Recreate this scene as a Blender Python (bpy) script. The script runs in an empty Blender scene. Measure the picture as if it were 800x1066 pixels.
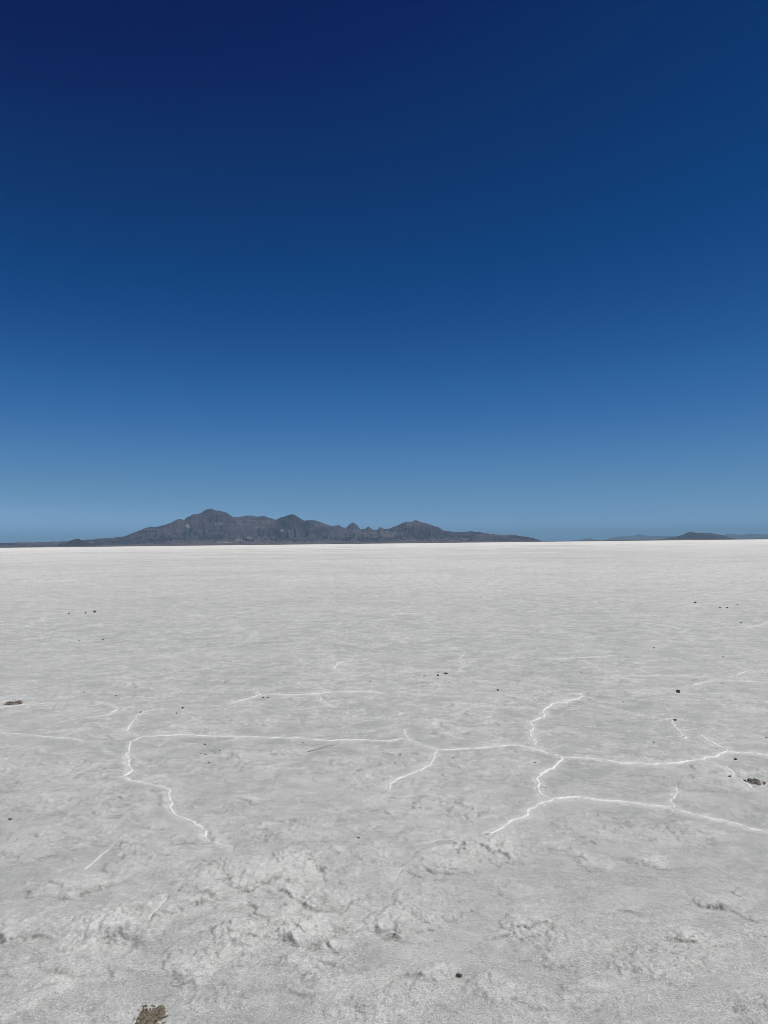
import bpy, math
import numpy as np
from mathutils import Matrix, Vector

# ------------------------------------------------------------------ set-up
sc = bpy.context.scene
col = sc.collection
R = math.radians
RNG = np.random.default_rng(7)

CAM_H = 1.60
FPX = 801.0                                   # focal length in pixels of the 800 x 1066 picture
PITCH, ROLL = R(2.34), R(-0.64)
SUN_EL, SUN_AZ = 66.0, 110.0                  # azimuth clockwise from the view direction (+Y)
FLAT_R = 78000.0

cam_data = bpy.data.cameras.new('camera')
cam = bpy.data.objects.new('camera', cam_data)
col.objects.link(cam)
cam_data.sensor_fit = 'VERTICAL'
cam_data.angle_y = 2 * math.atan(533.0 / FPX)
cam_data.clip_start, cam_data.clip_end = 0.05, 200000.0
CAM_ROT = Matrix.Rotation(math.pi / 2 + PITCH, 3, 'X') @ Matrix.Rotation(ROLL, 3, 'Z')
cam.matrix_world = Matrix.Translation((0, 0, CAM_H)) @ CAM_ROT.to_4x4()
sc.camera = cam


def ray(px, py):
    return (CAM_ROT @ Vector((px - 400.0, 533.0 - py, -FPX))).normalized()


def at(px, py):
    """The spot on the level salt that a survey mark sits on."""
    d = ray(px, py)
    t = CAM_H / max(-d.z, 1e-5)
    return np.array((d.x * t, d.y * t))


def bearing(px, py):
    d = ray(px, py)
    return math.atan2(d.x, d.y), d.z / math.hypot(d.x, d.y)


# ------------------------------------------------------------------ noise
_P = np.random.default_rng(11).permutation(4096).astype(np.int64)
_G = np.random.default_rng(12).uniform(0, 2 * np.pi, 4096)
_GX, _GY = np.cos(_G), np.sin(_G)


def perlin(x, y, seed=0):
    xi, yi = np.floor(x).astype(np.int64), np.floor(y).astype(np.int64)
    xf, yf = x - xi, y - yi
    u, v = xf ** 3 * (xf * (xf * 6 - 15) + 10), yf ** 3 * (yf * (yf * 6 - 15) + 10)

    def g(ix, iy, dx, dy):
        h = _P[(_P[(ix + seed * 37) & 4095] + iy) & 4095]
        return _GX[h] * dx + _GY[h] * dy
    a = g(xi, yi, xf, yf) * (1 - u) + g(xi + 1, yi, xf - 1, yf) * u
    b = g(xi, yi + 1, xf, yf - 1) * (1 - u) + g(xi + 1, yi + 1, xf - 1, yf - 1) * u
    return 1.5 * (a * (1 - v) + b * v)


def fbm(x, y, octs=4, seed=0, gain=.5):
    s, a, n = 0.0, 1.0, 0.0
    for k in range(octs):
        s = s + a * perlin(x * 2 ** k + 13.7 * k, y * 2 ** k - 7.1 * k, seed + k)
        n += a
        a *= gain
    return s / n


def ridged(x, y, octs=4, seed=0):
    s, a, n = 0.0, 1.0, 0.0
    for k in range(octs):
        s = s + a * (1 - np.abs(perlin(x * 2 ** k + 5.3 * k, y * 2 ** k + 2.9 * k, seed + k)) * 1.6)
        n += a
        a *= .5
    return s / n


def sstep(a, b, x):
    t = np.clip((x - a) / (b - a), 0, 1)
    return t * t * (3 - 2 * t)


# ------------------------------------------------------------------ object helpers
def mesh_object(name, verts, faces, mat, parent=None, smooth=True, attrs=None):
    """faces: (n,4) or (n,3) integer array"""
    verts = np.asarray(verts, np.float32)
    faces = np.asarray(faces, np.int32)
    k = faces.shape[1]
    me = bpy.data.meshes.new(name)
    me.vertices.add(len(verts))
    me.vertices.foreach_set('co', verts.ravel())
    me.loops.add(faces.size)
    me.loops.foreach_set('vertex_index', faces.ravel())
    me.polygons.add(len(faces))
    me.polygons.foreach_set('loop_start', np.arange(0, faces.size, k, dtype=np.int32))
    me.polygons.foreach_set('use_smooth', np.full(len(faces), smooth, dtype=bool))
    for an, av in (attrs or {}).items():
        a = me.attributes.new(an, 'FLOAT', 'POINT')
        a.data.foreach_set('value', np.asarray(av, np.float32))
    me.update(calc_edges=True)
    me.validate()
    me.materials.append(mat)
    o = bpy.data.objects.new(name, me)
    col.objects.link(o)
    if parent is not None:
        o.parent = parent
    return o


def tag(o, label=None, category=None, group=None, kind=None):
    for k, v in (('label', label), ('category', category), ('group', group), ('kind', kind)):
        if v:
            o[k] = v
    return o


class Nodes:
    """Small helper for building node materials."""
    def __init__(self, name, rough=.9, spec=.2):
        self.m = bpy.data.materials.new(name)
        self.m.use_nodes = True
        self.t = self.m.node_tree
        self.p = self.t.nodes['Principled BSDF']
        self.p.inputs['Roughness'].default_value = rough
        self.p.inputs['Specular IOR Level'].default_value = spec
        self.co = self.new('ShaderNodeTexCoord').outputs['Object']

    def new(self, kind, **kw):
        n = self.t.nodes.new(kind)
        for k, v in kw.items():
            setattr(n, k, v)
        return n

    def put(self, sock, v):
        if isinstance(v, bpy.types.NodeSocket):
            self.t.links.new(v, sock)
        else:
            sock.default_value = v

    def noise(self, scale, detail=3.0, rough=.55, co=None, dist=0.0):
        n = self.new('ShaderNodeTexNoise')
        self.put(n.inputs['Vector'], co or self.co)
        n.inputs['Scale'].default_value = scale
        n.inputs['Detail'].default_value = detail
        n.inputs['Roughness'].default_value = rough
        n.inputs['Distortion'].default_value = dist
        return n.outputs['Fac']

    def ramp(self, v, a, b, lo=0.0, hi=1.0):
        n = self.new('ShaderNodeMapRange', interpolation_type='SMOOTHSTEP')
        self.put(n.inputs['Value'], v)
        for i, x in zip(('From Min', 'From Max', 'To Min', 'To Max'), (a, b, lo, hi)):
            self.put(n.inputs[i], x)
        return n.outputs['Result']

    def math(self, op, a, b=0.0, c=0.0):
        n = self.new('ShaderNodeMath', operation=op)
        for i, v in enumerate((a, b, c)):
            self.put(n.inputs[i], v)
        return n.outputs[0]

    def mix(self, f, a, b, blend='MIX'):
        n = self.new('ShaderNodeMix', data_type='RGBA', blend_type=blend)
        self.put(n.inputs['Factor'], f)
        for i, v in ((6, a), (7, b)):
            self.put(n.inputs[i], v if isinstance(v, bpy.types.NodeSocket) else (*v, 1.0))
        return n.outputs[2]

    def attr(self, name):
        return self.new('ShaderNodeAttribute', attribute_name=name).outputs['Fac']

    def bump(self, h, strength, dist, normal=None):
        n = self.new('ShaderNodeBump')
        n.inputs['Strength'].default_value = strength
        n.inputs['Distance'].default_value = dist
        self.put(n.inputs['Height'], h)
        if normal:
            self.put(n.inputs['Normal'], normal)
        return n.outputs['Normal']

    def done(self, colour, normal=None):
        self.put(self.p.inputs['Base Color'], colour)
        if normal:
            self.put(self.p.inputs['Normal'], normal)
        return self.m


# ------------------------------------------------------------------ materials
def salt_material():
    n = Nodes('salt', .88, .22)
    crust, dirt_shade, halo, out = n.attr('crust'), n.attr('dirt_shade'), n.attr('halo'), n.attr('outer')
    big = n.noise(.35, 4, .6)
    mid = n.noise(2.6, 5, .62, dist=.4)
    wisp = n.noise(6.5, 8, .74, dist=.25)
    small = n.noise(19, 6, .72)
    grain = n.noise(110, 3, .7)
    speck = n.noise(175, 3, .68)
    damp = n.mix(n.ramp(big, .35, .68), (0.340, 0.350, 0.334), (0.425, 0.433, 0.410))
    damp = n.mix(n.ramp(mid, .38, .66), damp, (0.455, 0.462, 0.436))
    # dry puffy crust is whiter
    f = n.math('ADD', n.math('MULTIPLY', crust, .92), n.math('MULTIPLY', n.ramp(small, .44, .70), .34))
    f = n.math('ADD', f, n.math('MULTIPLY', n.ramp(wisp, .47, .68), .55))
    f = n.math('MULTIPLY', f, n.ramp(grain, .25, .62, .45, 1.0))
    c = n.mix(n.math('MINIMUM', f, 1.0), damp, (0.635, 0.645, 0.608))
    c = n.mix(n.math('MULTIPLY', n.ramp(wisp, .46, .30), .40), c, (0.270, 0.274, 0.263))
    near = n.attr('near')

    def veil(k):
        return n.math('MULTIPLY_ADD', near, -.8 * k, k)

    fleck = n.noise(34, 7, .82)
    c = n.mix(n.math('MULTIPLY', n.ramp(fleck, .52, .62), .30), c, (.74, .745, .73))
    c = n.mix(n.math('MULTIPLY', n.ramp(fleck, .445, .36), .36), c, (.20, .20, .195))

    def vein(scale, sharp, seedshift):
        m = n.new('ShaderNodeMapping')
        n.put(m.inputs['Vector'], n.co)
        m.inputs['Location'].default_value = seedshift
        v = n.noise(scale, 4, .6, co=m.outputs[0], dist=.3)
        return n.ramp(n.math('ABSOLUTE', n.math('SUBTRACT', v, .5)), sharp, 0.0)
    c = n.mix(n.math('MULTIPLY', n.math('MULTIPLY', vein(1.5, .027, (3, 7, 0)), n.ramp(small, .40, .60)), veil(.75)), c, (0.700, 0.711, 0.671))
    c = n.mix(n.math('MULTIPLY', n.math('MULTIPLY', vein(3.4, .030, (13, 2, 0)), n.ramp(mid, .44, .60)), veil(.6)), c, (0.680, 0.690, 0.652))
    c = n.mix(n.math('MULTIPLY', n.math('MULTIPLY', vein(2.3, .020, (5, 31, 0)), n.math('MULTIPLY', n.ramp(small, .52, .64), n.ramp(wisp, .50, .40))), .7), c, (0.170, 0.169, 0.156))
    c = n.mix(n.math('MULTIPLY', halo, n.ramp(small, .3, .6, .2, 1.0)), c, (0.680, 0.690, 0.652))
    # grain: pale crystals, and dark specks painted in for tiny shaded pits
    c = n.mix(n.math('MULTIPLY', n.ramp(speck, .53, .66), .72), c, (0.800, 0.806, 0.768))
    c = n.mix(n.math('MULTIPLY', n.ramp(speck, .46, .33), .70), c, (0.200, 0.202, 0.192))
    c = n.mix(n.math('MULTIPLY', n.ramp(grain, .45, .28), .72), c, (0.220, 0.224, 0.214))
    c = n.mix(n.math('MULTIPLY', dirt_shade, n.ramp(n.noise(75, 4, .75), .38, .54)), c, (.13, .12, .105))  # mud at crust edges, plus painted shade on their near sides
    # thin polygon welts further out, where the plates were not surveyed one by one
    warp = n.new('ShaderNodeTexNoise')
    n.put(warp.inputs['Vector'], n.co)
    warp.inputs['Scale'].default_value = .8
    warp.inputs['Detail'].default_value = 4
    wv = n.new('ShaderNodeVectorMath', operation='MULTIPLY_ADD')
    n.put(wv.inputs[0], warp.outputs['Color'])
    wv.inputs[1].default_value = (1.1, 1.1, 0)
    n.put(wv.inputs[2], n.co)
    vor = n.new('ShaderNodeTexVoronoi', feature='DISTANCE_TO_EDGE')
    n.put(vor.inputs['Vector'], wv.outputs[0])
    vor.inputs['Scale'].default_value = .36
    line = n.ramp(vor.outputs['Distance'], .014, .002)
    line = n.math('MULTIPLY', n.math('MULTIPLY', line, out), n.ramp(n.noise(.22, 3), .46, .62))
    c = n.mix(n.math('MULTIPLY', line, .75), c, (0.700, 0.706, 0.676))
    # brightening towards the horizon at grazing view, painted in as whiter salt
    graze_paint = n.attr('graze_paint')
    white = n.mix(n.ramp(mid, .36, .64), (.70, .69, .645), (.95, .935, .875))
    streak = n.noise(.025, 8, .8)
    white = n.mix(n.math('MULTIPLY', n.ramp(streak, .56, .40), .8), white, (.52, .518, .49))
    c = n.mix(graze_paint, c, white)
    h = n.math('ADD', n.math('MULTIPLY', n.noise(42, 4, .7), .6), n.math('MULTIPLY', grain, .4))
    nb = n.bump(h, .7, .014)
    nb = n.bump(fleck, .45, .006, nb)
    nb = n.bump(n.noise(260, 2, .6), .35, .003, nb)
    return n.done(c, nb)


def welt_material():
    n = Nodes('fresh_salt', .75, .25)
    a, b = n.noise(60, 4, .7), n.noise(9, 3, .6)
    c = n.mix(n.ramp(a, .25, .55), (.56, .56, .548), (.84, .84, .825))
    c = n.mix(n.math('MULTIPLY', n.ramp(b, .54, .36), .7), c, (.56, .565, .545))
    c = n.mix(n.attr('fresh'), (.50, .505, .49), c)
    return n.done(c, n.bump(a, .5, .004))


def mud_material(name, lo, hi, scale=60.0, pale=None):
    n = Nodes(name, .95, .1)
    a = n.noise(scale, 5, .7)
    c = n.mix(n.ramp(a, .32, .68), lo, hi)
    if pale:
        c = n.mix(n.math('MULTIPLY', n.ramp(n.noise(scale * 2.1, 3, .6), .52, .70), .8), c, pale)
    return n.done(c, n.bump(a, .9, .01))


def rock_material(name, lo, hi, tan, fan):
    n = Nodes(name, .95, .08)
    big = n.noise(.0011, 5, .6)
    mid = n.noise(.0042, 5, .65, dist=.6)
    st = n.new('ShaderNodeMapping')
    n.put(st.inputs['Vector'], n.co)
    st.inputs['Scale'].default_value = (.25, .25, 2.6)
    st.inputs['Rotation'].default_value = (.12, -.10, 0)
    band = n.noise(.0032, 4, .6, co=st.outputs[0], dist=.5)
    c = n.mix(n.ramp(big, .36, .64), lo, hi)
    c = n.mix(n.math('MULTIPLY', n.ramp(band, .50, .66), .55), c, tan)
    c = n.mix(n.math('MULTIPLY', n.ramp(mid, .50, .36), .5), c, tuple(v * .55 for v in lo))
    f = n.math('MULTIPLY', n.attr('fan'), n.ramp(mid, .25, .7, .5, 1.0))
    c = n.mix(f, c, fan)
    c = n.mix(n.attr('pale'), c, (.62, .56, .47))
    crag = n.noise(.0075, 6, .68, dist=.4)
    return n.done(c, n.bump(crag, .9, 75.0))


M_SALT, M_WELT = salt_material(), welt_material()
M_CLOD = mud_material('dark_mud', (.036, .033, .03), (.17, .15, .13))
M_BROWN = mud_material('brown_mud', (.11, .09, .062), (.31, .255, .18), 190, (.52, .50, .44))
M_TWIG = mud_material('dry_wood', (.12, .115, .11), (.25, .24, .23))
M_ROCK = rock_material('bare_rock', (.042, .035, .047), (.102, .083, .101), (.205, .165, .168), (.155, .122, .128))
M_BUTTE = rock_material('dark_rock', (.050, .043, .053), (.078, .066, .078), (.11, .093, .093), (.11, .091, .092))
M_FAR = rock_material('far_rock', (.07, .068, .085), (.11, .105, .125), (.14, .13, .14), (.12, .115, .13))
M_SHORE = mud_material('shore_mud', (.09, .075, .06), (.17, .14, .11), .004)

# ------------------------------------------------------------------ what was surveyed on the salt (picture marks -> ground)
WELTS = [  # label, width in metres, strength, marks
    ('long jagged white ridge running from the left edge of the flat to the middle junction', .020, 1.0,
     [(149, 767.6), (166, 767), (187, 765), (230, 767), (270, 766.5), (300, 768.5), (350, 770), (400, 771.5), (422, 769), (432, 774), (447, 779), (455, 781)]),
    ('white ridge joining the two middle junctions', .022, 1.1,
     [(455, 781), (475, 780), (500, 779.6), (518, 778), (536.7, 777), (554, 780), (568, 784), (586, 789)]),
    ('bright white ridge leading from the middle junction to the right edge', .024, 1.2,
     [(586, 789), (608, 789), (622, 791), (645, 794.5), (675, 796), (700, 795.5), (728, 791), (747, 787), (757.6, 783.7), (781, 785), (801, 787)]),
    ('winding white ridge climbing away from the middle junction', .022, 1.1,
     [(606, 722), (605, 726.6), (594.5, 729), (589, 731.5), (577, 733), (568, 738.5), (564.7, 745.5), (558.6, 750), (552.5, 752.5), (555.6, 757.7), (554.6, 762), (550.4, 765.6), (557, 770), (560.4, 776), (565, 783)]),
    ('curled white ridge between the middle junction and the nearer ridge', .022, 1.1,
     [(586, 789.6), (580.5, 795), (575, 800.6), (563, 806), (560, 811), (560, 815), (558, 819), (560, 826), (567, 830), (571.7, 833)]),
    ('brightest white ridge sweeping across the nearest plate to the right edge', .021, 1.25,
     [(510.5, 869), (522.7, 864.5), (528, 857.5), (545.5, 850.5), (552.5, 844), (570, 835), (577, 832), (594.5, 830), (604, 829.6), (622.5, 833), (640, 834), (660, 836), (700, 841), (720, 847.5), (740, 852), (760, 856), (780, 861.5), (803, 865)]),
    ('short white spur lying just above the brightest ridge', .012, .8, [(585.7, 825), (594.5, 826.5), (604, 829.4)]),
    ('small forked white spur rising from the brightest ridge', .014, .9, [(700, 840.5), (698.5, 832.5), (702.5, 827), (703, 820)]),
    ('white ridge dropping from the middle junction towards the camera', .018, .9,
     [(455, 781), (452, 787), (447, 797), (437, 801), (425, 806), (416, 812), (407, 817), (405, 823)]),
    ('short white ridge above the middle junction', .016, .8, [(423, 769), (421, 760)]),
    ('white spur running down to the brown dirty crust', .022, 1.0,
     [(728, 791), (737, 794.7), (747.5, 798), (757, 801), (767, 809), (776, 815.5), (785, 823)]),
    ('white spur meeting the right ridge from beyond', .022, 1.0,
     [(731.5, 766), (738, 772), (746.7, 776), (757.6, 783.7)]),
    ('faint white ridge along the far side of the right plate', .020, .8,
     [(610, 732.5), (645, 740), (680, 748.5), (690, 750), (701, 749), (715, 750)]),
    ('faint white spur below the dark pebble on the right plate', .024, .7, [(698, 750), (703, 757), (709, 765), (715, 772)]),
    ('winding white ridge down the left side of the flat', .018, 1.0,
     [(149, 767.6), (137.5, 773), (135.4, 777.6), (132, 787), (134.4, 795.6), (136.5, 803), (130, 808), (135.4, 814.3), (149, 816.4), (166, 820), (176.4, 824), (175.8, 828.6), (179.4, 836), (178, 843.4), (183, 850), (191.7, 852), (203.4, 860.4), (213, 868), (217, 879.6)]),
    ('faint white ridge running up from the left junction past a pebble', .020, .7,
     [(149, 768), (134, 763), (136, 754), (141, 748), (148, 742), (157, 740), (170, 738.5)]),
    ('curved faint white ridge left of the pebble', .020, .75, [(92, 748), (108, 746), (117, 743.6), (121.6, 739.3), (115, 734), (101, 731)]),
    ('thin white ridge entering from the left edge', .018, .8, [(-4, 762), (20, 765), (40, 767.5), (60, 769), (75, 769.8), (87, 773)]),
    ('thin white ridge beside the brown mud heap', .022, .75, [(-4, 738), (12, 735.5), (25, 734), (50, 732.5), (70, 732)]),
    ('white ridge across the middle distance with two spurs', .026, .95,
     [(240, 732.5), (255, 728.5), (270, 724), (300, 724), (325, 723.5), (345, 722), (370, 720), (385, 720), (397, 721.5)]),
    ('short spur behind the middle distance ridge', .022, .7, [(270, 724), (265, 717.5)]),
    ('short spur before the middle distance ridge', .022, .8, [(325, 723.5), (333, 726), (337, 731), (343, 736)]),
    ('hooked faint white ridge in the far middle', .030, .8, [(367, 687.5), (350, 690.5), (349, 695), (351, 700), (360, 702.5), (368, 705)]),
    ('low white ridge on the open salt in front', .008, .45, [(617, 962.5), (628, 965), (640, 969), (655, 972.5), (666, 979), (675, 984), (688, 988), (700, 991), (718, 993.5), (735, 996.5)]),
    ('short pale ridge among the rough crust in front', .009, .6, [(432, 880), (445, 878.5), (460, 877), (475, 876)]),
    ('tiny pale ridge below the rough crust', .009, .5, [(409, 918), (414, 910), (422, 904)]),
    ('short pale ridge at the near left', .010, .65, [(113, 886), (104, 894.5), (97, 902), (90, 908)]),
    ('tiny pale ridge between near left mounds', .009, .5, [(172, 937), (166, 947), (160, 955), (154, 963)]),
    ('faint white ridge across the mid right', .026, .75, [(630, 704), (645, 704), (672, 703), (700, 703.5), (720, 704), (738, 704.5)]),
    ('faint white ridge at the far right', .026, .8, [(718, 713.5), (732, 710.5), (744, 708.6), (773, 710), (803, 711)]),
    ('forked white ridge at the right edge', .028, .8, [(762, 692), (769, 695), (776, 697.6), (788, 699), (803, 700)]),
    ('small spur of the forked right ridge', .024, .8, [(768.6, 703.5), (773, 700), (776, 697.6)]),
    ('pale ridge near the right edge below the fork', .024, .6, [(772, 741), (785, 740), (803, 740)]),
    ('pale ridge slanting away at the far right edge', .036, .7, [(774.5, 654.6), (783, 652.5), (791, 651), (803, 646.5)]),
    ('pale far ridge bent towards the right', .036, .6, [(715, 664.7), (730, 665.5), (742.4, 665.6), (746, 662)]),
    ('pale far ridge falling to the right', .034, .6, [(778, 672.5), (787, 676), (797, 680.5)]),
    ('pale line of salt across the centre', .022, .7, [(462, 731), (480, 733), (500, 735), (520, 736), (540, 737), (560, 738.5)]),
    ('pale far ridge in front of the centre', .030, .6, [(612, 690.5), (620, 694), (628, 698), (637, 701)]),
    ('pale far line of salt beyond the centre', .032, .55, [(570, 687), (590, 686), (615, 684), (640, 682)]),
    ('pale far line of salt behind the centre plates', .030, .5, [(475, 700), (484, 693), (480, 686), (484, 679)]),
]

SCARPS = [  # broken front edges of puffed-up crust: marks along the edge (left to right), height m, strength of edge mud and painted shade
    ([(2, 893), (10, 886), (22, 876), (36, 872), (44, 874)], .012, .9), ([(0, 893), (6, 888)], .012, 1.0),
    ([(-5, 978), (8, 983), (22, 983), (37, 979)], .018, .8), ([(50, 918), (62, 928), (66, 937), (80, 938)], .012, .35),
    ([(90, 930), (104, 927), (118, 921), (128, 920)], .014, .5), ([(74, 988), (84, 984), (98, 979), (114, 974), (128, 973)], .018, .6),
    ([(187, 921), (194, 918), (202, 921)], .014, .5), ([(204, 928), (216, 934), (228, 939), (246, 938)], .014, .4),
    ([(262, 928), (270, 925), (277, 921), (286, 918)], .018, .9), ([(298, 930), (306, 936), (313, 941), (321, 948), (330, 949)], .020, 1.0),
    ([(186, 951), (196, 947), (204, 948), (210, 945)], .013, .7), ([(222, 989), (232, 984), (244, 988), (256, 986), (266, 987)], .016, .6),
    ([(228, 973), (236, 968), (240, 975)], .012, .8), ([(304, 966), (312, 975), (322, 980), (334, 976), (342, 985), (354, 988)], .016, .9),
    ([(302, 983), (312, 985), (320, 984)], .010, .8), ([(388, 972), (398, 976), (408, 976), (422, 983)], .018, .9),
    ([(526, 976), (534, 978), (544, 971), (552, 973), (564, 966)], .012, .7), ([(566, 884), (574, 887), (580, 886)], .012, .5),
    ([(590, 890), (600, 890), (610, 896), (620, 905)], .012, .5), ([(658, 894), (670, 900), (680, 903), (692, 903)], .013, .55),
    ([(722, 940), (732, 946), (745, 947), (757, 947), (766, 951), (775, 956), (785, 961)], .018, .9),
    ([(708, 980), (720, 982), (732, 981), (740, 985)], .013, .8), ([(644, 949), (654, 950), (664, 953)], .010, .5),
    ([(434, 1020), (444, 1024), (456, 1026)], .012, .5), ([(472, 880), (486, 886), (498, 884), (512, 892), (524, 895), (538, 900)], .018, .4),
    ([(440, 903), (452, 908), (470, 911), (482, 912)], .012, .4), ([(400, 845), (412, 851), (426, 850), (440, 848)], .012, .3),
    ([(600, 1030), (606, 1034), (614, 1036)], .010, .5), ([(302, 1030), (308, 1034), (316, 1037)], .012, .5),
    ([(186, 1018), (194, 1024), (204, 1028)], .013, .45), ([(540, 1043), (550, 1047), (560, 1050)], .010, .6),
    ([(156, 862), (163, 866), (172, 864)], .008, 1.0), ([(128, 888), (134, 884)], .008, .9),
    ([(426, 858), (440, 862), (455, 860)], .012, .3), ([(250, 832), (264, 836), (280, 835)], .010, .4),
    ([(330, 1001), (345, 1004), (360, 1010)], .011, .3), ([(60, 1010), (80, 1014), (98, 1011)], .011, .3),
    ([(424, 707), (431, 704), (438, 703.6), (446, 704)], .020, .9), ([(446, 699.6), (452, 700), (458, 700.4)], .012, .8),
    ([(443, 711), (449, 709), (455, 707.5)], .016, .7), ([(405, 705), (412, 703), (418, 702)], .016, .6),
    ([(474, 621), (488, 620), (504, 621.5)], .035, 1.0), ([(130, 712.5), (142, 713), (156, 712.6)], .018, .8),
    ([(102, 757.5), (107, 758.5)], .014, .8), ([(112, 766.5), (117, 769), (121, 770)], .014, .6),
    ([(120, 738), (128, 739), (134, 738.6)], .014, .8), ([(524, 724), (535, 727), (547, 729)], .010, .5),
    ([(608, 727.5), (612, 727.8)], .010, 1.0), ([(624, 737), (632, 739), (640, 740)], .014, .6),
    ([(590, 764), (596, 766)], .012, .7), ([(606, 792), (612, 793), (618, 792.5)], .012, .6),
    ([(744, 726), (754, 727.5), (770, 729)], .016, .7), ([(738, 652), (748, 652.4), (757, 652)], .03, .6),
    ([(740, 659), (746, 658.6), (751, 658.7)], .03, .7), ([(763, 673), (768, 673.3)], .02, .7),
    ([(732, 620.5), (742, 621), (752, 620.6)], .03, .5), ([(375, 721.5), (388, 720.5)], .012, .8),
    ([(775, 753), (784, 756), (797, 759)], .016, .5), ([(730, 747), (742, 747.5), (760, 747)], .014, .4),
]
MOUNDS = [  # pale puffed-up crust: centre mark, half width and half depth in picture marks, strength
    (275, 907, 55, 17, 1), (225, 918, 30, 20, .9), (306, 893, 22, 10, 1), (75, 922, 40, 13, .9), (150, 902, 32, 13, .8), (30, 965, 36, 15, .9),
    (105, 962, 38, 17, 1), (255, 972, 36, 12, 1), (330, 967, 36, 18, 1), (345, 938, 34, 13, 1), (380, 958, 30, 19, .8), (140, 945, 26, 8, .6),
    (40, 880, 46, 14, .8), (125, 872, 30, 10, .6), (230, 854, 30, 8, .7), (280, 864, 36, 8, .6), (370, 835, 40, 10, .6), (392, 890, 26, 14, .7),
    (100, 840, 36, 10, .6), (30, 835, 40, 9, .6), (200, 1005, 30, 17, .8), (125, 1052, 30, 12, .6), (322, 1003, 30, 12, .6), (510, 885, 32, 13, 1),
    (460, 896, 38, 16, .9), (450, 836, 20, 8, .9), (420, 957, 36, 15, .8), (550, 964, 26, 14, .9), (455, 1012, 26, 12, .7), (510, 1030, 28, 16, .8),
    (676, 894, 22, 7, .8), (757, 939, 36, 8, .8), (722, 973, 20, 7, .7), (790, 970, 20, 9, .6), (617, 898, 24, 8, .7), (575, 880, 20, 6, .5),
    (160, 818, 30, 6, .5), (250, 806, 40, 7, .5), (330, 850, 40, 8, .5), (60, 800, 46, 7, .5), (350, 800, 44, 6, .5), (75, 1002, 30, 10, .5),
    (610, 1036, 40, 14, .4), (680, 1010, 40, 12, .3), (20, 1020, 40, 14, .4), (400, 1050, 44, 14, .4), (240, 1040, 36, 12, .4), (780, 1040, 40, 14, .35),
]
MOUND_GEO = []
for cx, cy, hx, hy, st in MOUNDS:
    a, b = at(cx - hx, cy), at(cx + hx, cy)
    c0, d0 = at(cx, cy + hy), at(cx, cy - hy)
    MOUND_GEO.append(((a + b) / 2, abs(b[0] - a[0]) / 2, abs(d0[1] - c0[1]) / 2, st))
_mr = np.random.default_rng(5)
for k in range(330):                                # smaller flakes of crust, all around the place
    rr_, aa_ = 2.2 + 8.5 * _mr.random() ** 1.3, R(_mr.uniform(-50, 50))
    sz = _mr.uniform(.035, .15) * (1 + .10 * rr_)
    MOUND_GEO.append((np.array((rr_ * math.sin(aa_), rr_ * math.cos(aa_))), sz * _mr.uniform(.8, 1.5), sz * _mr.uniform(.6, 1.1), _mr.uniform(.3, .8)))


def smooth_path(pts, step, jit, rng):
    """Ground polyline through the points, subdivided and made jagged."""
    p = np.array(pts)
    seg = np.linalg.norm(np.diff(p, axis=0), axis=1)
    s = np.concatenate(([0], np.cumsum(seg)))
    n = max(6, int(s[-1] / step))
    t = np.linspace(0, s[-1], n)
    # Catmull-like smoothing by averaging the linear path
    q = np.stack([np.interp(t, s, p[:, i]) for i in (0, 1)], 1)
    for _ in range(2):
        q[1:-1] = .25 * q[:-2] + .5 * q[1:-1] + .25 * q[2:]
    d = np.gradient(q, axis=0)
    d /= np.linalg.norm(d, axis=1)[:, None] + 1e-9
    nrm = np.stack((-d[:, 1], d[:, 0]), 1)
    off = rng.uniform(0, 500)
    w = jit * (fbm(t / .10 + off, t * 0 + 3.3, 3, 5) * 1.0 + fbm(t / .55 + off, t * 0 + 9.1, 2, 9) * 1.4)
    w += jit * .35 * perlin(t / .035 + off, t * 0 + 5.5, 15)
    w *= np.minimum(1, np.minimum(t, s[-1] - t) / (.06 * s[-1] + 1e-6))
    return q + nrm * w[:, None], nrm, t, s[-1]


PATHS = []
for label, wid, amp, marks in WELTS:
    pts = [at(*m) for m in marks]
    r0 = np.mean([np.hypot(*p) for p in pts])
    PATHS.append((label, wid, amp, smooth_path(pts, max(.008, .0016 * r0), .022 * min(1.5, r0 / 5), RNG)))

SCARP_SEGS = []
for marks, hgt, dirt_shade in SCARPS:
    g = np.array([at(*m) for m in marks])
    SCARP_SEGS.append((g, hgt, dirt_shade))

# ------------------------------------------------------------------ the shape of the salt


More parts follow.
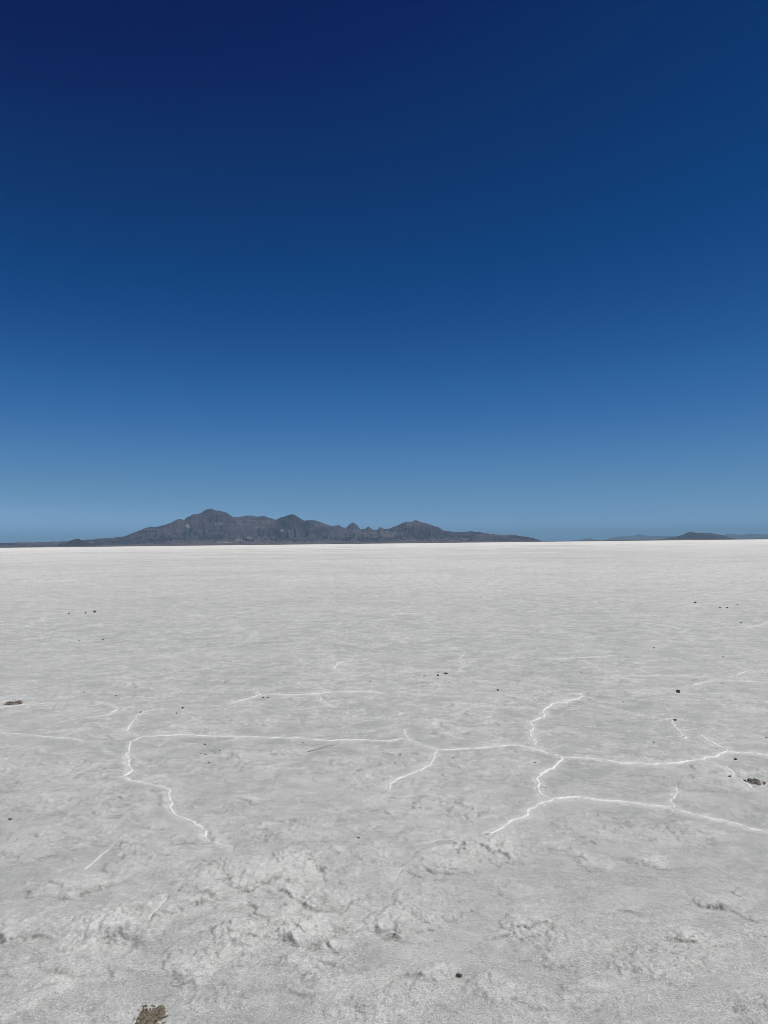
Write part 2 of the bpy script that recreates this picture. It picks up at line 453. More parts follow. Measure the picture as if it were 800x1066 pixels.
def salt_fields(x, y):
    """height, crust, dirt, halo at ground points (1-D arrays)"""
    r = np.hypot(x, y) + 1e-6
    dr = np.maximum(r * .0011, r * r * .7 / (CAM_H * FPX))          # local spacing of the sheet

    def keep(wl):
        return np.clip(wl / (3.0 * dr) - .3, 0, 1)
    far = 1 - sstep(25, 160, r)
    h = .011 * fbm(x / 1.7, y / 1.7, 2, 1) * keep(1.7) * far
    h += .0045 * fbm(x / .32, y / .32, 2, 21) * keep(.32) * far
    base = h.copy()
    # crusty areas between smooth plates
    zone = fbm(x / 1.15 + 4.0, y / 1.15 - 2.2, 3, 31)
    # keep the surveyed smooth plate at the right smooth
    px, py = .95, 4.2
    plate = np.exp(-(((x - px) / .85) ** 2 + ((y - py) / .9) ** 2))
    c = sstep(-.22, .36, zone - .38 * plate)
    wx, wy = x + .09 * fbm(x / .2, y / .2, 2, 41), y + .09 * fbm(x / .2 + 9, y / .2, 2, 51)
    s = fbm(wx / .42, wy / .42, 3, 61)
    step = sstep(-.022, .022, s - .12) * c
    h += .0120 * step * keep(.12) * far
    lumps = np.abs(perlin(x / .075, y / .075, 71)) + .5 * np.abs(perlin(x / .035, y / .035, 81))
    h += .0065 * c * lumps * keep(.07) * far
    h += .0016 * fbm(x / .022, y / .022, 2, 91) * keep(.022)
    crust = .60 * c * sstep(-.2, .5, fbm(x / .16, y / .16, 4, 97)) + .46 * step * sstep(-.35, .25, fbm(x / .07, y / .07, 3, 98))
    edge = np.exp(-((s - .105) / .02) ** 2) * c * sstep(.0, .35, fbm(x / .3, y / .3, 2, 95))
    dirt_shade = .60 * edge * np.clip(dr * 0 + keep(.06), 0, 1)
    halo = np.zeros_like(x)
    prox = np.zeros_like(x)
    lift = np.zeros_like(x)
    hillock = np.zeros_like(x)
    for k, (ctr, sx, sy, st) in enumerate(MOUND_GEO):
        m = np.nonzero((np.abs(x - ctr[0]) < 1.9 * sx) & (np.abs(y - ctr[1]) < 1.9 * sy))[0]
        if not len(m):
            continue
        X, Y = x[m], y[m]
        q = np.sqrt(((X - ctr[0]) / sx) ** 2 + ((Y - ctr[1]) / sy) ** 2)
        q = q + .75 * fbm(X / .16 + k, Y / .16, 4, 211) + .25 * fbm(X / .035, Y / .035, 2, 213)
        body = st * (1 - sstep(.45, 1.15, q))
        rim = st * (1 - sstep(.86, 1.0, q))
        lump = np.abs(fbm(X / .07, Y / .07, 3, 217)) + .6 * np.abs(perlin(X / .028, Y / .028, 219))
        h[m] += .011 * body + .0045 * rim * (.4 + lump) + .0050 * body * lump
        crust[m] = np.maximum(crust[m], body * (.52 + .6 * fbm(X / .05, Y / .05, 3, 223)))
        front = np.exp(-((q - 1.0) / .055) ** 2) * (Y < ctr[1] + .2 * sy) * sstep(-.02, .25, fbm(X / .12, Y / .12, 3, 227))
        dirt_shade[m] = np.maximum(dirt_shade[m], .85 * st * front)  # painted shade along the side of the mound facing the camera
    # surveyed scarps: crust pushed up behind a ragged front edge
    for k, (g, hgt, dt) in enumerate(SCARP_SEGS):
        ctr, ext = g.mean(0), np.linalg.norm(g[-1] - g[0]) * .5
        L = max(.16, ext * 1.1)
        m = np.nonzero((np.abs(x - ctr[0]) < ext + .5 + L) & (np.abs(y - ctr[1]) < ext + .9 + 2 * L))[0]
        if not len(m):
            continue
        X, Y = x[m], y[m]
        jx = .045 * fbm(X / .15 + k, Y / .15, 4, 101)
        gx, gy = g[:, 0], g[:, 1]
        edge_y = np.interp(X, gx, gy) if gx[-1] > gx[0] else np.interp(X, gx[::-1], gy[::-1])
        d = Y - edge_y + jx * 1.6                                    # + is behind the edge
        x0, x1 = min(gx[0], gx[-1]), max(gx[0], gx[-1])
        ends = sstep(x0 - .14, x0 + .06, X + jx) * (1 - sstep(x1 - .06, x1 + .14, X + jx))
        ends = ends * (.35 + .65 * sstep(-.25, .2, fbm(X / .12 + 3 * k, Y / .12, 3, 105)))
        body = sstep(-.012, .014, d) * np.exp(-np.maximum(d, 0) / L)
        lump = .75 + .6 * np.abs(perlin(X / .05, Y / .05, 111)) + .3 * np.abs(perlin(X / .022, Y / .022, 113))
        hillock[m] = np.maximum(hillock[m], hgt * body * ends * lump)
        crust[m] += .75 * np.maximum(body, .6 * np.exp(-(d / .05) ** 2)) * ends
        dirt_shade[m] = np.maximum(dirt_shade[m], np.minimum(1, dt * 1.25) * ends * np.exp(-((d + .004) / .013) ** 2))  # mud and painted shade along the front of the scarp
    h += hillock
    # welts lift and whiten the salt next to them
    for label, wid, amp, (q, nrm, t, ln) in PATHS:
        sub = q[::max(1, len(q) // 160)]
        lo, hi = sub.min(0) - .3, sub.max(0) + .3
        m = np.nonzero((x > lo[0]) & (x < hi[0]) & (y > lo[1]) & (y < hi[1]))[0]
        if not len(m):
            continue
        best = np.full(len(m), 9.0)
        X, Y = x[m], y[m]
        for a, b in zip(sub[:-1], sub[1:]):
            ab = b - a
            tt = np.clip(((X - a[0]) * ab[0] + (Y - a[1]) * ab[1]) / (ab @ ab + 1e-12), 0, 1)
            best = np.minimum(best, (X - a[0] - tt * ab[0]) ** 2 + (Y - a[1] - tt * ab[1]) ** 2)
        best = np.sqrt(best)
        halo[m] = np.maximum(halo[m], .68 * amp * np.exp(-(best / (wid * 2.0)) ** 2))
        lift[m] = np.maximum(lift[m], .003 * np.exp(-(best / .05) ** 2))
        prox[m] = np.maximum(prox[m], np.exp(-(best / (wid * 1.6)) ** 4))
    h = base + lift + (h - base) * (1 - .9 * prox)                 # the ridges stand clear of the loose crust
    return h, np.clip(crust, 0, 1), np.clip(dirt_shade, 0, 1), np.clip(halo, 0, 1)


def height_at(x, y):
    return float(salt_fields(np.array([x], float), np.array([y], float))[0][0])


def build_salt():
    p = np.concatenate((np.arange(575, 40, -.72), np.geomspace(40, 1.5, 90), np.geomspace(1.4, CAM_H * FPX / FLAT_R, 26)))
    rr = np.concatenate((np.linspace(.25, 2.15, 26), CAM_H * FPX / p))
    fine = np.arange(-46, 46.01, .082)
    az = np.radians(np.concatenate((fine, np.arange(49, 312, 3.0))))
    na, nr = len(az), len(rr)
    A, RR = np.meshgrid(az, rr)
    x, y = (RR * np.sin(A)).ravel(), (RR * np.cos(A)).ravel()
    h, crust, dirt_shade, halo = salt_fields(x, y)
    r = np.hypot(x, y)
    outer = sstep(9, 18, r)
    near = 1 - sstep(4.0, 7.5, r)
    graze_paint = .75 * sstep(25, 700, r) ** .6 + .30 * sstep(8, 40, r)  # grows with distance, paints the grazing brightness into the colour
    graze_paint = np.clip(graze_paint, 0, 1)
    v = np.stack((x, y, h), 1)
    v = np.concatenate((v, [[0, 0, 0]]))
    i = np.arange(nr - 1)[:, None] * na
    j = np.arange(na)[None, :]
    j2 = (j + 1) % na
    quads = np.stack((i + j, i + j2, i + na + j2, i + na + j), -1).reshape(-1, 4)[:, ::-1]
    ext = lambda a: np.append(a, 0.0)
    o = mesh_object('salt_flat', v, quads, M_SALT,
                    attrs={'crust': ext(crust), 'dirt_shade': ext(dirt_shade), 'halo': ext(halo), 'outer': ext(outer), 'near': ext(near), 'graze_paint': ext(graze_paint)})
    tag(o, 'vast level grey white salt flat with puffed crust and thin ridges', 'salt flat', kind='structure')
    return o


flat = build_salt()


def build_welt(label, wid, amp, path):
    q, nrm, t, ln = path
    rng = RNG
    off = rng.uniform(0, 900)
    ends = np.clip(np.minimum(t, ln - t) / (.10 * ln + 1e-6), 0, 1) ** .6
    thick = (.48 + 1.0 * np.abs(fbm(t / .13 + off, t * 0 + 2.1, 3, 121)) + .35 * fbm(t / .7 + off, t * 0 + 7.7, 2, 131))
    thick = np.clip(thick, .62, 1.7) * (.55 + .45 * ends)
    fresh = np.clip(1.25 * (amp - .2) * (.85 + .7 * fbm(t / .22 + off, t * 0 + 4.4, 3, 135)) * (.85 + .15 * ends), (.62 if amp >= .9 else .34) * amp, 1)
    h0 = salt_fields(q[:, 0], q[:, 1])[0]
    prof = np.array([-1.0, -.62, -.22, .12, .5, 1.0])
    ph = np.array([-.35, .45, .95, 1.0, .5, -.35])
    V = []
    for a, b in zip(prof, ph):
        lat = a * wid * .70 * thick * (1 + .28 * perlin(t / .03 + off, t * 0 + a * 9, 141))
        z = h0 + .0021 * amp * b * thick * (1 + .45 * perlin(t / .025 + off + 40, t * 0 + a * 5, 151)) + (-.002 if abs(a) == 1 else .0032)
        pt = q + nrm * lat[:, None]
        V.append(np.column_stack((pt, z)))
    V = np.stack(V, 1)
    n, k = len(t), len(prof)
    i = np.arange(n - 1)[:, None] * k
    j = np.arange(k - 1)[None, :]
    f = np.stack((i + j, i + k + j, i + k + j + 1, i + j + 1), -1).reshape(-1, 4)
    o = mesh_object('salt_ridge', V.reshape(-1, 3), f, M_WELT, parent=flat, attrs={'fresh': np.repeat(fresh, k)})
    o['label'] = label
    return o


for label, wid, amp, path in PATHS:
    build_welt(label, wid, amp, path)

# ------------------------------------------------------------------ small things lying on the salt


def ico(sub):
    import bmesh
    bm = bmesh.new()
    bmesh.ops.create_icosphere(bm, subdivisions=sub, radius=1)
    bm.verts.ensure_lookup_table()
    v = np.array([w.co[:] for w in bm.verts])
    f = np.array([[w.index for w in fc.verts] for fc in bm.faces])
    bm.free()
    return v, f


ICO3, ICO2 = ico(3), ico(2)


def lump_mesh(size, rng, sub=3, rough=.35):
    v, f = (ICO3 if sub == 3 else ICO2)
    o = rng.uniform(0, 300, 3)
    n = (fbm(v[:, 0] * 1.3 + o[0], v[:, 1] * 1.3 + v[:, 2] * 1.1 + o[1], 3, 161) +
         .6 * perlin(v[:, 0] * 3.1 + v[:, 2] * 2.2 + o[2], v[:, 1] * 3.3 - v[:, 2] * 1.7, 171))
    w = v * (1 + rough * n)[:, None] * np.array(size) * .5
    a = rng.uniform(0, 6.28)
    c, s = math.cos(a), math.sin(a)
    return w, f, (c, s)


CLODS = [  # px, py, width px, height ratio, label
    (478, 1016, 8.0, .70, 'nearest dark mud clod alone on the open salt in front'),
    (373.5, 873.5, 3.0, .9, 'small dark pebble alone on bare salt between the near left crust and the middle'),
    (10.5, 853, 4.0, .55, 'dark flat chip on the grey salt near the left edge'),
    (99, 637.5, 3.8, .9, 'larger black stone of the pair on the far left salt'),
    (89.5, 638.7, 2.2, .9, 'smaller black stone beside the larger one on the far left salt'),
    (72, 639, 1.6, .9, 'tiny black speck of stone left of the far left pair'),
    (82.5, 667.5, 1.8, .9, 'left one of two tiny pebbles before the far left pair'),
    (107.5, 666, 1.8, .9, 'right one of two tiny pebbles before the far left pair'),
    (147, 743, 3.0, .8, 'dark round pebble at the bend of the faint left ridge'),
    (190.3, 737.5, 3.0, .8, 'upper dark pebble of the two right of the faint left ridge'),
    (184.5, 743, 2.2, .8, 'lower small pebble of the two right of the faint left ridge'),
    (121, 725, 2.2, .8, 'small pebble behind the curved faint left ridge'),
    (87.5, 721, 2.0, .8, 'tiny pebble on grey salt between the mud heap and curved ridge'),
    (213.4, 775, 3.0, .6, 'dark pebble just before the long left ridge'),
    (214.4, 785.6, 2.6, .7, 'lower left pebble of the scatter before the long left ridge'),
    (223.5, 785, 2.2, .7, 'middle pebble of the scatter before the long left ridge'),
    (229, 783.2, 2.2, .7, 'right pebble of the scatter before the long left ridge'),
    (218, 795.3, 3.0, .5, 'nearest flat pebble of the scatter before the long left ridge'),
    (209, 784.6, 1.6, .7, 'tiniest pebble at the left of the scatter before the long ridge'),
    (274, 726.6, 2.4, .7, 'left crumb of the dark pair under the middle distance ridge'),
    (279, 726.8, 2.4, .7, 'right crumb of the dark pair under the middle distance ridge'),
    (235, 710.5, 1.8, .8, 'tiny dark pebble behind the middle distance ridge'),
    (210.5, 688.5, 1.6, .8, 'tiny far pebble on open salt left of the hooked ridge'),
    (244.5, 643.5, 1.6, .8, 'lower of two tiny far specks on the left centre salt'),
    (254, 625, 1.5, .8, 'upper of two tiny far specks on the left centre salt'),
    (386, 710, 1.8, .8, 'tiny pebble behind the right end of the middle distance ridge'),
    (315.5, 773, 2.0, .7, 'small pebble touching the near side of the long left ridge'),
    (456.2, 703.8, 3.2, .8, 'dark stone among the broken crust plates in the centre'),
    (464.5, 701.5, 5.2, .45, 'flat dark slab of mud behind the broken crust in the centre'),
    (518.5, 719, 3.0, .8, 'dark pebble alone behind the centre pale line'),
    (556.8, 794.5, 2.6, .6, 'dark chip left of the curled ridge under the middle junction'),
    (568, 821, 2.0, .7, 'small chip inside the bend of the curled ridge'),
    (526.5, 811.5, 2.0, .6, 'small grey chip on smooth salt left of the curled ridge'),
    (417, 787, 2.8, .6, 'small dark pebble left of the ridge that drops from the middle junction'),
    (411.5, 797, 2.0, .6, 'tiny pebble below the one left of the dropping ridge'),
    (706, 721.8, 4.6, 1.0, 'upright dark mud clod standing on the right salt'),
    (703, 750.8, 4.4, .5, 'flat dark pebble at the end of the faint right plate ridge'),
    (766, 791, 4.0, .6, 'dark chip between the two arms of the right ridge'),
    (760, 811, 3.0, .7, 'dark crumb beside the white spur near the dirty crust'),
    (680.6, 773, 2.6, .6, 'small flat chip in the middle of the right plate'),
    (724, 628, 3.2, .7, 'largest far stone on the right salt'),
    (750, 632.8, 2.2, .8, 'left small far stone of the pair right of the largest'),
    (757.3, 633, 2.6, .8, 'right small far stone of the pair right of the largest'),
    (768, 630, 2.0, .8, 'small far stone right of and beyond the far pair'),
    (771.5, 648.6, 2.0, .7, 'tiny far stone by the slanting pale ridge'),
    (753, 684.3, 2.4, .6, 'small dark stone before the forked right ridge'),
    (681, 675, 2.2, .6, 'tiny dark stone on the far right of centre salt'),
    (649, 730.5, 2.0, .5, 'flat grey chip beyond the faint right plate ridge'),
    (798, 768, 3.0, .5, 'flat dark chip at the right edge above the white ridge'),
    (793, 602, 2.0, .6, 'most distant dark speck near the right edge'),
    (605, 700.5, 2.0, .6, 'tiny dark chip left of the faint mid right ridge'),
]
for px, py, wpx, hr, label in CLODS:
    g = at(px, py)
    dist = math.hypot(*g)
    w = wpx * dist / FPX * .76
    rng = np.random.default_rng(int(px * 31 + py * 7))
    v, f, (c, s) = lump_mesh((w, w * .85, w * hr), rng, 3 if wpx > 2.4 else 2, .42)
    v[:, 2] += w * hr * .20
    z = height_at(*g)
    big = wpx >= 2.9
    o = mesh_object('mud_clod' if big else 'pebble', v, f, M_CLOD, smooth=False)
    o.location = (g[0], g[1], z)
    tag(o, label, 'mud clod' if big else 'pebble', 'dark clods and pebbles scattered on the salt')


def mud_patch(name, label, category, px, py, wpx, dpx, hgt, mat, ncrumb, seed):
    """A low irregular heap of crumbly mud with loose crumbs as parts."""
    g0 = at(px, py)
    dist = math.hypot(*g0)
    wx = wpx * dist / FPX * .5
    dy = .5 * abs(at(px, py - dpx / 2)[1] - at(px, py + dpx / 2)[1])
    n, m = 70, 120
    rng = np.random.default_rng(seed)
    rad = np.linspace(0, 1, n)[:, None]
    th = np.linspace(0, 2 * np.pi, m, endpoint=False)[None, :]
    outline = 1.1 + .18 * np.cos(2 * (th - .85)) + .55 * fbm(np.cos(th) * 1.4 + seed, np.sin(th) * 1.4, 3, 181) + .12 * perlin(np.cos(th) * 6 + seed, np.sin(th) * 6, 5)
    X, Y = (rad * outline * np.cos(th) * wx).ravel(), (rad * outline * np.sin(th) * dy).ravel()
    base = salt_fields(X + g0[0], Y + g0[1])[0]
    rr = np.repeat(rad, m, 1).ravel()
    rough = .55 + .9 * np.abs(fbm(X / .03 + seed, Y / .03, 3, 191)) + .5 * np.abs(perlin(X / .011, Y / .011, 193))
    isle = fbm(X / (.32 * wx) + seed, Y / (.32 * dy), 4, 197)
    Z = base + hgt * ((1 - rr ** 1.6) * 1.5 * rough - .42 + .55 * isle) - .003 * rr ** 6
    i = np.arange(n - 1)[:, None] * m
    j = np.arange(m)[None, :]
    j2 = (j + 1) % m
    f = np.stack((i + j, i + m + j, i + m + j2, i + j2), -1).reshape(-1, 4)
    root = bpy.data.objects.new(name, None)
    col.objects.link(root)
    root.location = (g0[0], g0[1], 0)
    tag(root, label, category)
    mesh_object('mud_bed', np.column_stack((X, Y, Z)), f, mat, parent=root)
    for k in range(ncrumb):
        a, q = rng.uniform(0, 6.28), rng.uniform(.15, 1.12) ** .6
        cx, cy = q * wx * math.cos(a), q * dy * math.sin(a)
        sz = rng.uniform(.0035, .0085) * (dist / 2.6) ** 1.1
        v, fc, _ = lump_mesh((sz, sz * .9, sz * .7), rng, 2, .45)
        zz = height_at(cx + g0[0], cy + g0[1]) + hgt * max(0, 1 - q ** 2.2) * .75 + sz * .2
        o = mesh_object('crumb', v, fc, mat if rng.random() < .75 else M_CLOD, parent=root, smooth=False)
        o.location = (cx, cy, zz)
    return root


mud_patch('mud_patch', 'tan brown patch of crumbly mud on the nearest salt at the bottom edge', 'mud patch', 156, 1060, 33, 30, .008, M_BROWN, 60, 3)
M_HEAP = mud_material('heap_mud', (.075, .062, .05), (.25, .21, .17), 40, (.45, .43, .40))
mud_patch('mud_patch', 'dark brown mud heap on the salt at the left edge beside a thin ridge', 'mud patch', 14, 733, 17, 3.4, .014, M_HEAP, 14, 8)
M_CRUST = mud_material('dirty_crust', (.10, .088, .075), (.27, .25, .225), 50, (.46, .45, .43))
mud_patch('mud_patch', 'grey brown dirty crust at the right edge by the end of the white spur', 'mud patch', 786, 815, 15, 7, .020, M_CRUST, 12, 15)


def twig(label, marks, thick):
    pts = np.array([at(*m) for m in marks])
    q, nrm, t, ln = smooth_path(pts, .012, .012, RNG)
    z = np.array([height_at(*p) for p in q]) + thick * .55 + .006 * np.sin(t / ln * np.pi)
    k = 6
    V = []
    for i in range(len(q)):
        rad = thick * (.35 + .65 * (1 - t[i] / ln)) * .5
        for j in range(k):
            a = 6.2832 * j / k
            V.append((q[i, 0] + nrm[i, 0] * rad * math.cos(a), q[i, 1] + nrm[i, 1] * rad * math.cos(a), z[i] + rad * math.sin(a)))
    n = len(q)
    i = np.arange(n - 1)[:, None] * k
    j = np.arange(k)[None, :]
    j2 = (j + 1) % k
    f = np.stack((i + j, i + j2, i + k + j2, i + k + j), -1).reshape(-1, 4)
    o = mesh_object('twig', V, f, M_TWIG)
    tag(o, label, 'twig')


twig('thin grey twig lying on the salt before the long white ridge', [(321, 783.5), (330, 781.5), (338, 779), (350, 775.5)], .0045)

# ------------------------------------------------------------------ mountains


def skyline(pts, n):
    xs = np.array([p[0] for p in pts], float)
    ys = np.array([p[1] for p in pts], float)
    t = np.linspace(xs[0], xs[-1], n)
    return t, np.interp(t, xs, ys)


def base_y(px):
    return 570.2 - .01117 * px


def build_range(name, label, category, pts, crest, front, back, n, m, mat, seed, spur=520.0, fan_h=.22, gully=.72, rough=.8, pales=(), kind='structure'):
    """Terrain: its crest line follows the surveyed skyline; front and back slopes are cut by gullies."""
    tx, ty = skyline(pts, n)
    rng = np.random.default_rng(seed)
    az = np.array([bearing(a, b)[0] for a, b in zip(tx, ty)])
    el = np.array([bearing(a, b)[1] for a, b in zip(tx, ty)])
    # small jaggedness of the crest
    jag = fbm(tx / 5.5 + seed, tx * 0 + .5, 4, seed + 3) * rough * .0016
    el = np.maximum(el + jag * np.clip(el / .012, 0, 1), 0)
    vv = np.linspace(0, 1, m)
    vc = .62
    D = np.where(vv < vc, front + (crest - front) * vv / vc, crest + (back - crest) * (vv - vc) / (1 - vc))
    A, DD = np.meshgrid(az, D)
    crest_w = crest * (1 + .035 * fbm(az * 14 + seed, az * 0 + 1.7, 3, seed + 1))
    H = (el * crest_w)[None, :] + 0 * DD
    s = np.where(DD < crest, (DD - front) / (crest - front), 1 - (DD - crest) / (back - crest))
    s = np.clip(s, 0, 1)
    # move the crest in plan so that it is not one straight wall
    DDw = DD + (crest_w - crest)[None, :] * np.clip(s, 0, 1)
    X, Y = DDw * np.sin(A), DDw * np.cos(A)
    shape = fan_h * s ** .9 * (1 - s) + s ** 1.55 * (1 - fan_h * (1 - s))
    wob = 340 * fbm(X / 1500, Y / 1500, 2, seed + 7)
    g = ridged((X + wob) / spur, (Y + wob * .5) / (spur * 3.0), 4, seed + 11)
    g2 = ridged((X - wob * .4) / (spur * .42), (Y + wob) / (spur * .75), 4, seed + 17)
    cut = (1 - np.clip(.62 * g + .38 * g2, 0, 1))
    mid = np.clip(4 * s * (1 - s), 0, 1) ** .8
    Z = H * np.clip(shape * (1 - gully * cut * mid * 2.0) + .10 * mid * (g2 - .6), 0, 1.0)
    bump = fbm(X / 140, Y / 140, 3, seed + 23) * 16 * mid
    Z = np.maximum(Z + bump * np.clip(H / 400, 0, 1), 0) - 6 * (1 - np.clip(s * 12, 0, 1))
    fan = 1 - sstep(.18, .42, s + .12 * fbm(X / 900, Y / 900, 3, seed + 29))
    pale = np.zeros_like(Z)
    px_grid = np.repeat(tx[None, :], m, 0)
    # height above horizon of every vertex, for placing the pale slides where they lie on the slope
    E = (np.arctan2(Z - CAM_H, DDw)) * FPX
    for (cx, ce, rx, re, st) in pales:
        q = ((px_grid - cx) / rx) ** 2 + ((E - ce) / re) ** 2 + .8 * fbm(px_grid / 3, E / 1.2, 3, 77)
        pale = np.maximum(pale, st * (1 - sstep(.3, 1.1, q)) * (DDw < crest))
    nn = len(tx)
    i = np.arange(m - 1)[:, None] * nn
    j = np.arange(nn - 1)[None, :]
    f = np.stack((i + j, i + j + 1, i + nn + j + 1, i + nn + j), -1).reshape(-1, 4)
    o = mesh_object(name, np.stack((X.ravel(), Y.ravel(), Z.ravel()), 1), f, mat,
                    attrs={'fan': fan.ravel(), 'pale': pale.ravel()})
    tag(o, label, category, kind=kind)
    return o


MAIN = [(-60, 567), (-20, 566), (0, 565.2), (20, 564.6), (40, 564.2), (60, 563.6), (74, 562.9), (90, 561.6), (105, 560.6), (120, 559.2), (130, 557.8),
        (137, 555.5), (146, 551.5), (155, 548.6), (163, 547.8), (170, 547), (177, 544), (186, 540), (192, 540.4), (196, 537.5), (202, 534.6), (207, 534.2),
        (212, 531.6), (217, 529.6), (221, 529.6), (226, 531), (233, 532.2), (238, 534.6), (243, 537.3), (249, 537.2), (254, 536.6), (262, 535.5), (267, 537),
        (274, 536.4), (280, 538.2), (287, 540.2), (292, 538), (300, 535.8), (305, 535.2), (311, 538), (318, 541.8), (328, 541.3), (336, 544), (345, 547),
        (349, 546.8), (353, 546.4), (358, 549.2), (361, 549.2), (364.5, 545.6), (368, 543.4), (372, 546.2), (376, 551), (380, 550.4), (384, 547.8), (389, 551),
        (393, 551.4), (396, 548), (400, 550.8), (406, 550.2), (414, 546.6), (420, 543.6), (424, 542.6), (428, 543), (433, 541), (440, 543.6), (448, 545.8),
        (456, 548.2), (463, 552), (470, 553.4), (480, 553.4), (492, 553.2), (500, 554.2), (510, 555.4), (522, 556.6), (534, 556.6), (545, 558.2), (556, 560.2),
        (561, 561.8), (566, 563.6)]
build_range('mountain_range', 'long brown blue mountain range with jagged peaks beyond the salt', 'mountain range', MAIN, 19000, 15600, 23500, 1150, 190,
            M_ROCK, 3, spur=430, pales=((248, 5.2, 6, .9, .5), (261, 7.6, 4.5, .8, .6), (236, 3.0, 9, .7, .4), (293, 14.5, 4, .7, .5), (303, 14, 3, .5, .4), (196, 20, 3, 2, .35),
                                        (228, 22, 8, 1.2, .3), (270, 18, 10, 1.0, .25), (95, 3.5, 5, 1.2, .4)))
build_range('foothill', 'small dark knob of rock at the low end of the mountain range', 'hill',
            [(60, 566.5), (70, 564.2), (75, 561.8), (79, 560.3), (82, 560), (86, 561.6), (92, 564), (100, 565)], 15200, 14700, 15700, 90, 50, M_BUTTE, 9, spur=160, fan_h=.1)
build_range('butte', 'dark flat topped butte standing alone right of the mountain range', 'butte',
            [(682, 562.2), (692, 560.6), (704, 558.6), (711, 556.6), (715, 554.6), (719, 553.6), (724, 554.4), (732, 554.6), (740, 554.6), (746, 556), (754, 557.6), (762, 560), (770, 561.4)],
            24000, 23000, 25500, 220, 80, M_BUTTE, 13, spur=300, fan_h=.15, rough=.2)
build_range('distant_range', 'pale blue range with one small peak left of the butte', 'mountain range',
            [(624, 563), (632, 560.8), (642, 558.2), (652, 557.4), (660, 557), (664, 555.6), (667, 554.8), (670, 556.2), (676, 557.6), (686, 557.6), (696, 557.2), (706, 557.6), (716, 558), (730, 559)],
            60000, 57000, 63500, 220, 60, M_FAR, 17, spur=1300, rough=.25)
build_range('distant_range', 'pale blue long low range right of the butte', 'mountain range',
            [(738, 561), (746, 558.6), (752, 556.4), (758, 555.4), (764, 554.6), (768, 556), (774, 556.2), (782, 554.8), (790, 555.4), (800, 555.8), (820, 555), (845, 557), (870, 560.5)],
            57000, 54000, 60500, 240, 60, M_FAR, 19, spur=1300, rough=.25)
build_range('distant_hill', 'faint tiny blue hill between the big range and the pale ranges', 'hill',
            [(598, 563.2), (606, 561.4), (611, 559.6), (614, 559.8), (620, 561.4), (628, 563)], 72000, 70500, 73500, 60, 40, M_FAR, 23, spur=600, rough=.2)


def build_shore():
    """The low brown mudflat shore at the foot of the mountains."""
    n, m = 900, 14
    px = np.linspace(-260, 1060, n)
    az = np.array([bearing(a, base_y(a))[0] for a in px])
    v = np.linspace(0, 1, m)
    D = 13800 + 1500 * v
    A, DD = np.meshgrid(az, D)
    hgt = 9 + 15 * np.clip(.5 + fbm(px / 60, px * 0 + 3, 4, 201), 0, 1.2) + 9 * np.clip(fbm(px / 9, px * 0 + 8, 3, 203), 0, 1)
    hgt = hgt * np.where(px > 560, .95, 1.25)
    hgt += 26 * np.exp(-((px - 327) / 3.2) ** 2)
    Z = hgt[None, :] * np.sin(np.pi * np.clip(v, 0, 1))[:, None] ** .7 - 1.0
    X, Y = DD * np.sin(A), DD * np.cos(A)
    i = np.arange(m - 1)[:, None] * n
    j = np.arange(n - 1)[None, :]
    f = np.stack((i + j, i + j + 1, i + n + j + 1, i + n + j), -1).reshape(-1, 4)
    o = mesh_object('far_shore', np.stack((X.ravel(), Y.ravel(), Z.ravel()), 1), f, M_SHORE)
    tag(o, 'thin brown shore of mud along the far edge of the salt', 'shore', kind='structure')


build_shore()

# ------------------------------------------------------------------ air


def build_haze():
    top, bot, s = 985.0, -1.5, FLAT_R + 500
    a = np.linspace(0, 2 * np.pi, 64, endpoint=False)
    ring = np.stack((np.cos(a) * s * 1.02, np.sin(a) * s * 1.02), 1)
    v = np.concatenate((np.column_stack((ring, np.full(64, bot))), np.column_stack((ring, np.full(64, top)))))
    me = bpy.data.meshes.new('haze')
    faces = [list(range(63, -1, -1)), list(range(64, 128))] + [[i, (i + 1) % 64, 64 + (i + 1) % 64, 64 + i] for i in range(64)]
    me.from_pydata(v.tolist(), [], faces)
    m = bpy.data.materials.new('air')
    m.use_nodes = True
    t = m.node_tree
    t.nodes.clear()
    out = t.nodes.new('ShaderNodeOutputMaterial')
    vol = t.nodes.new('ShaderNodeVolumePrincipled')
    vol.inputs['Color'].default_value = (.44, .77, 1.0, 1)
    vol.inputs['Density'].default_value = HAZE
    vol.inputs['Anisotropy'].default_value = 0.0
    t.links.new(vol.outputs[0], out.inputs['Volume'])
    me.materials.append(m)
    o = bpy.data.objects.new('haze', me)
    col.objects.link(o)
    tag(o, 'thin blue haze in the air over the whole flat', 'haze', kind='stuff')


HAZE = 2.1e-5
build_haze()

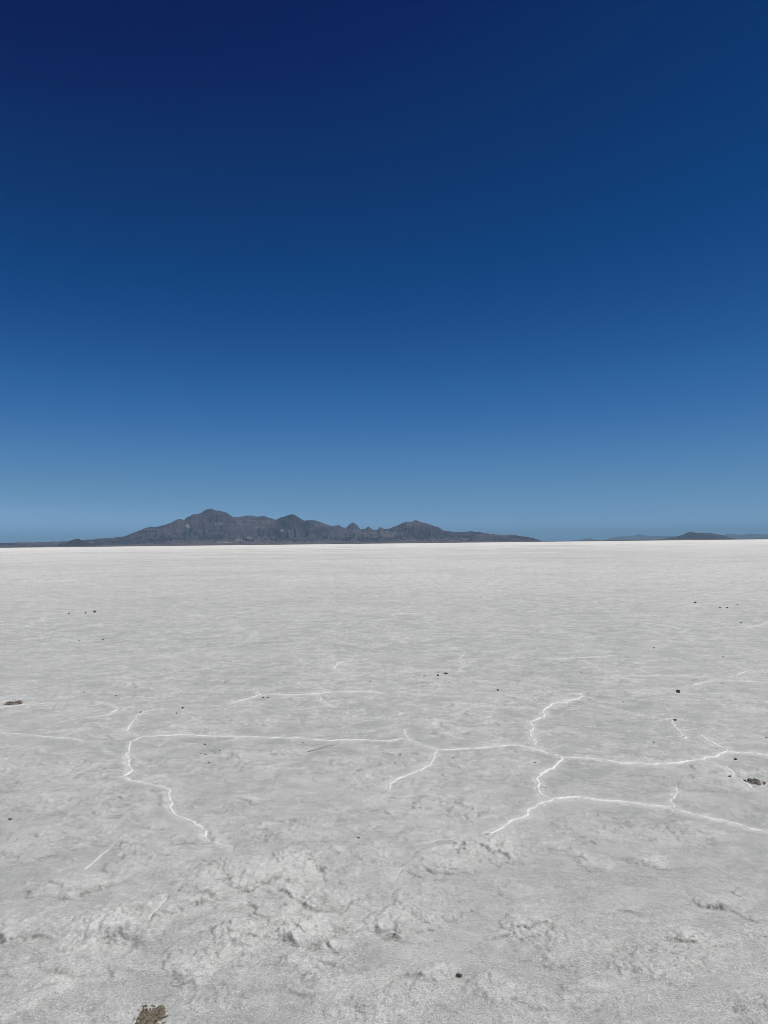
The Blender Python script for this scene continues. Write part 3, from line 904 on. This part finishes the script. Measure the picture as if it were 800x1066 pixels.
# ------------------------------------------------------------------ light
w = bpy.data.worlds.new('World')
sc.world = w
w.use_nodes = True
nt = w.node_tree
nt.nodes.clear()
out = nt.nodes.new('ShaderNodeOutputWorld')
bg = nt.nodes.new('ShaderNodeBackground')
sky = nt.nodes.new('ShaderNodeTexSky')
sky.sky_type = 'NISHITA'
sky.sun_disc = False
sky.sun_elevation = R(SUN_EL)
sky.sun_rotation = R(SUN_AZ)
sky.altitude = 1300
sky.air_density, sky.dust_density, sky.ozone_density = 1.0, .3, 2.0
STR = .1
dn = nt.nodes.new('ShaderNodeVectorMath')
dn.operation = 'SCALE'
dn.inputs['Scale'].default_value = STR
cv = nt.nodes.new('ShaderNodeRGBCurve')
up = nt.nodes.new('ShaderNodeVectorMath')
up.operation = 'SCALE'
up.inputs['Scale'].default_value = 1 / STR
CURVES = [
    [(0, 0), (0.157, 0), (0.169, 0), (0.192, 0), (0.225, 0), (0.273, 0.0064), (0.329, 0.0171), (0.418, 0.0421), (0.496, 0.0713), (0.6, 0.1152), (0.672, 0.1618), (0.719, 0.2165), (1, 0.26)],
    [(0, 0), (0.157, 0.0117), (0.169, 0.02), (0.192, 0.0313), (0.225, 0.0469), (0.273, 0.0723), (0.329, 0.1105), (0.418, 0.1623), (0.496, 0.2128), (0.6, 0.2735), (0.672, 0.3352), (0.719, 0.4034), (1, 0.484)],
    [(0, 0), (0.157, 0.0979), (0.169, 0.1178), (0.192, 0.1488), (0.225, 0.1954), (0.273, 0.2633), (0.329, 0.3245), (0.418, 0.4088), (0.496, 0.4505), (0.6, 0.4906), (0.672, 0.5603), (0.719, 0.6502), (1, 0.78)],
]
for c, pts in zip(cv.mapping.curves, CURVES):
    for i, (a, b) in enumerate(pts):
        if i == 0:
            c.points[0].location = (a, b)
        elif i == len(pts) - 1:
            c.points[len(c.points) - 1].location = (a, b)
        else:
            c.points.new(a, b)
cv.mapping.update()
nt.links.new(sky.outputs[0], dn.inputs[0])
sep = nt.nodes.new('ShaderNodeSeparateColor')
com = nt.nodes.new('ShaderNodeCombineColor')
nt.links.new(dn.outputs[0], sep.inputs[0])
for k in range(3):
    nt.links.new(sep.outputs[1], com.inputs[k])
nt.links.new(com.outputs[0], cv.inputs['Color'])
nt.links.new(cv.outputs['Color'], up.inputs[0])
nt.links.new(up.outputs[0], bg.inputs['Color'])
bg.inputs['Strength'].default_value = STR
nt.links.new(bg.outputs[0], out.inputs['Surface'])

sd = bpy.data.lights.new('sun', 'SUN')
sd.energy = 3.6
sd.angle = R(.53)
sd.color = (1.0, .955, .885)
sun = bpy.data.objects.new('sun', sd)
col.objects.link(sun)
sv = Vector((math.sin(R(SUN_AZ)) * math.cos(R(SUN_EL)), math.cos(R(SUN_AZ)) * math.cos(R(SUN_EL)), math.sin(R(SUN_EL))))
sun.rotation_euler = sv.to_track_quat('Z', 'Y').to_euler()
sun.location = (0, 0, 50)

vs = sc.view_settings
vs.view_transform = 'Standard'
vs.look = 'None'
vs.exposure = 0.0
vs.gamma = 1.0
sc.cycles.use_denoising = True
sc.cycles.denoiser = 'OPENIMAGEDENOISE'
sc.cycles.denoising_input_passes = 'RGB_ALBEDO_NORMAL'
sc.cycles.denoising_prefilter = 'ACCURATE'
sc.cycles.filter_width = .70
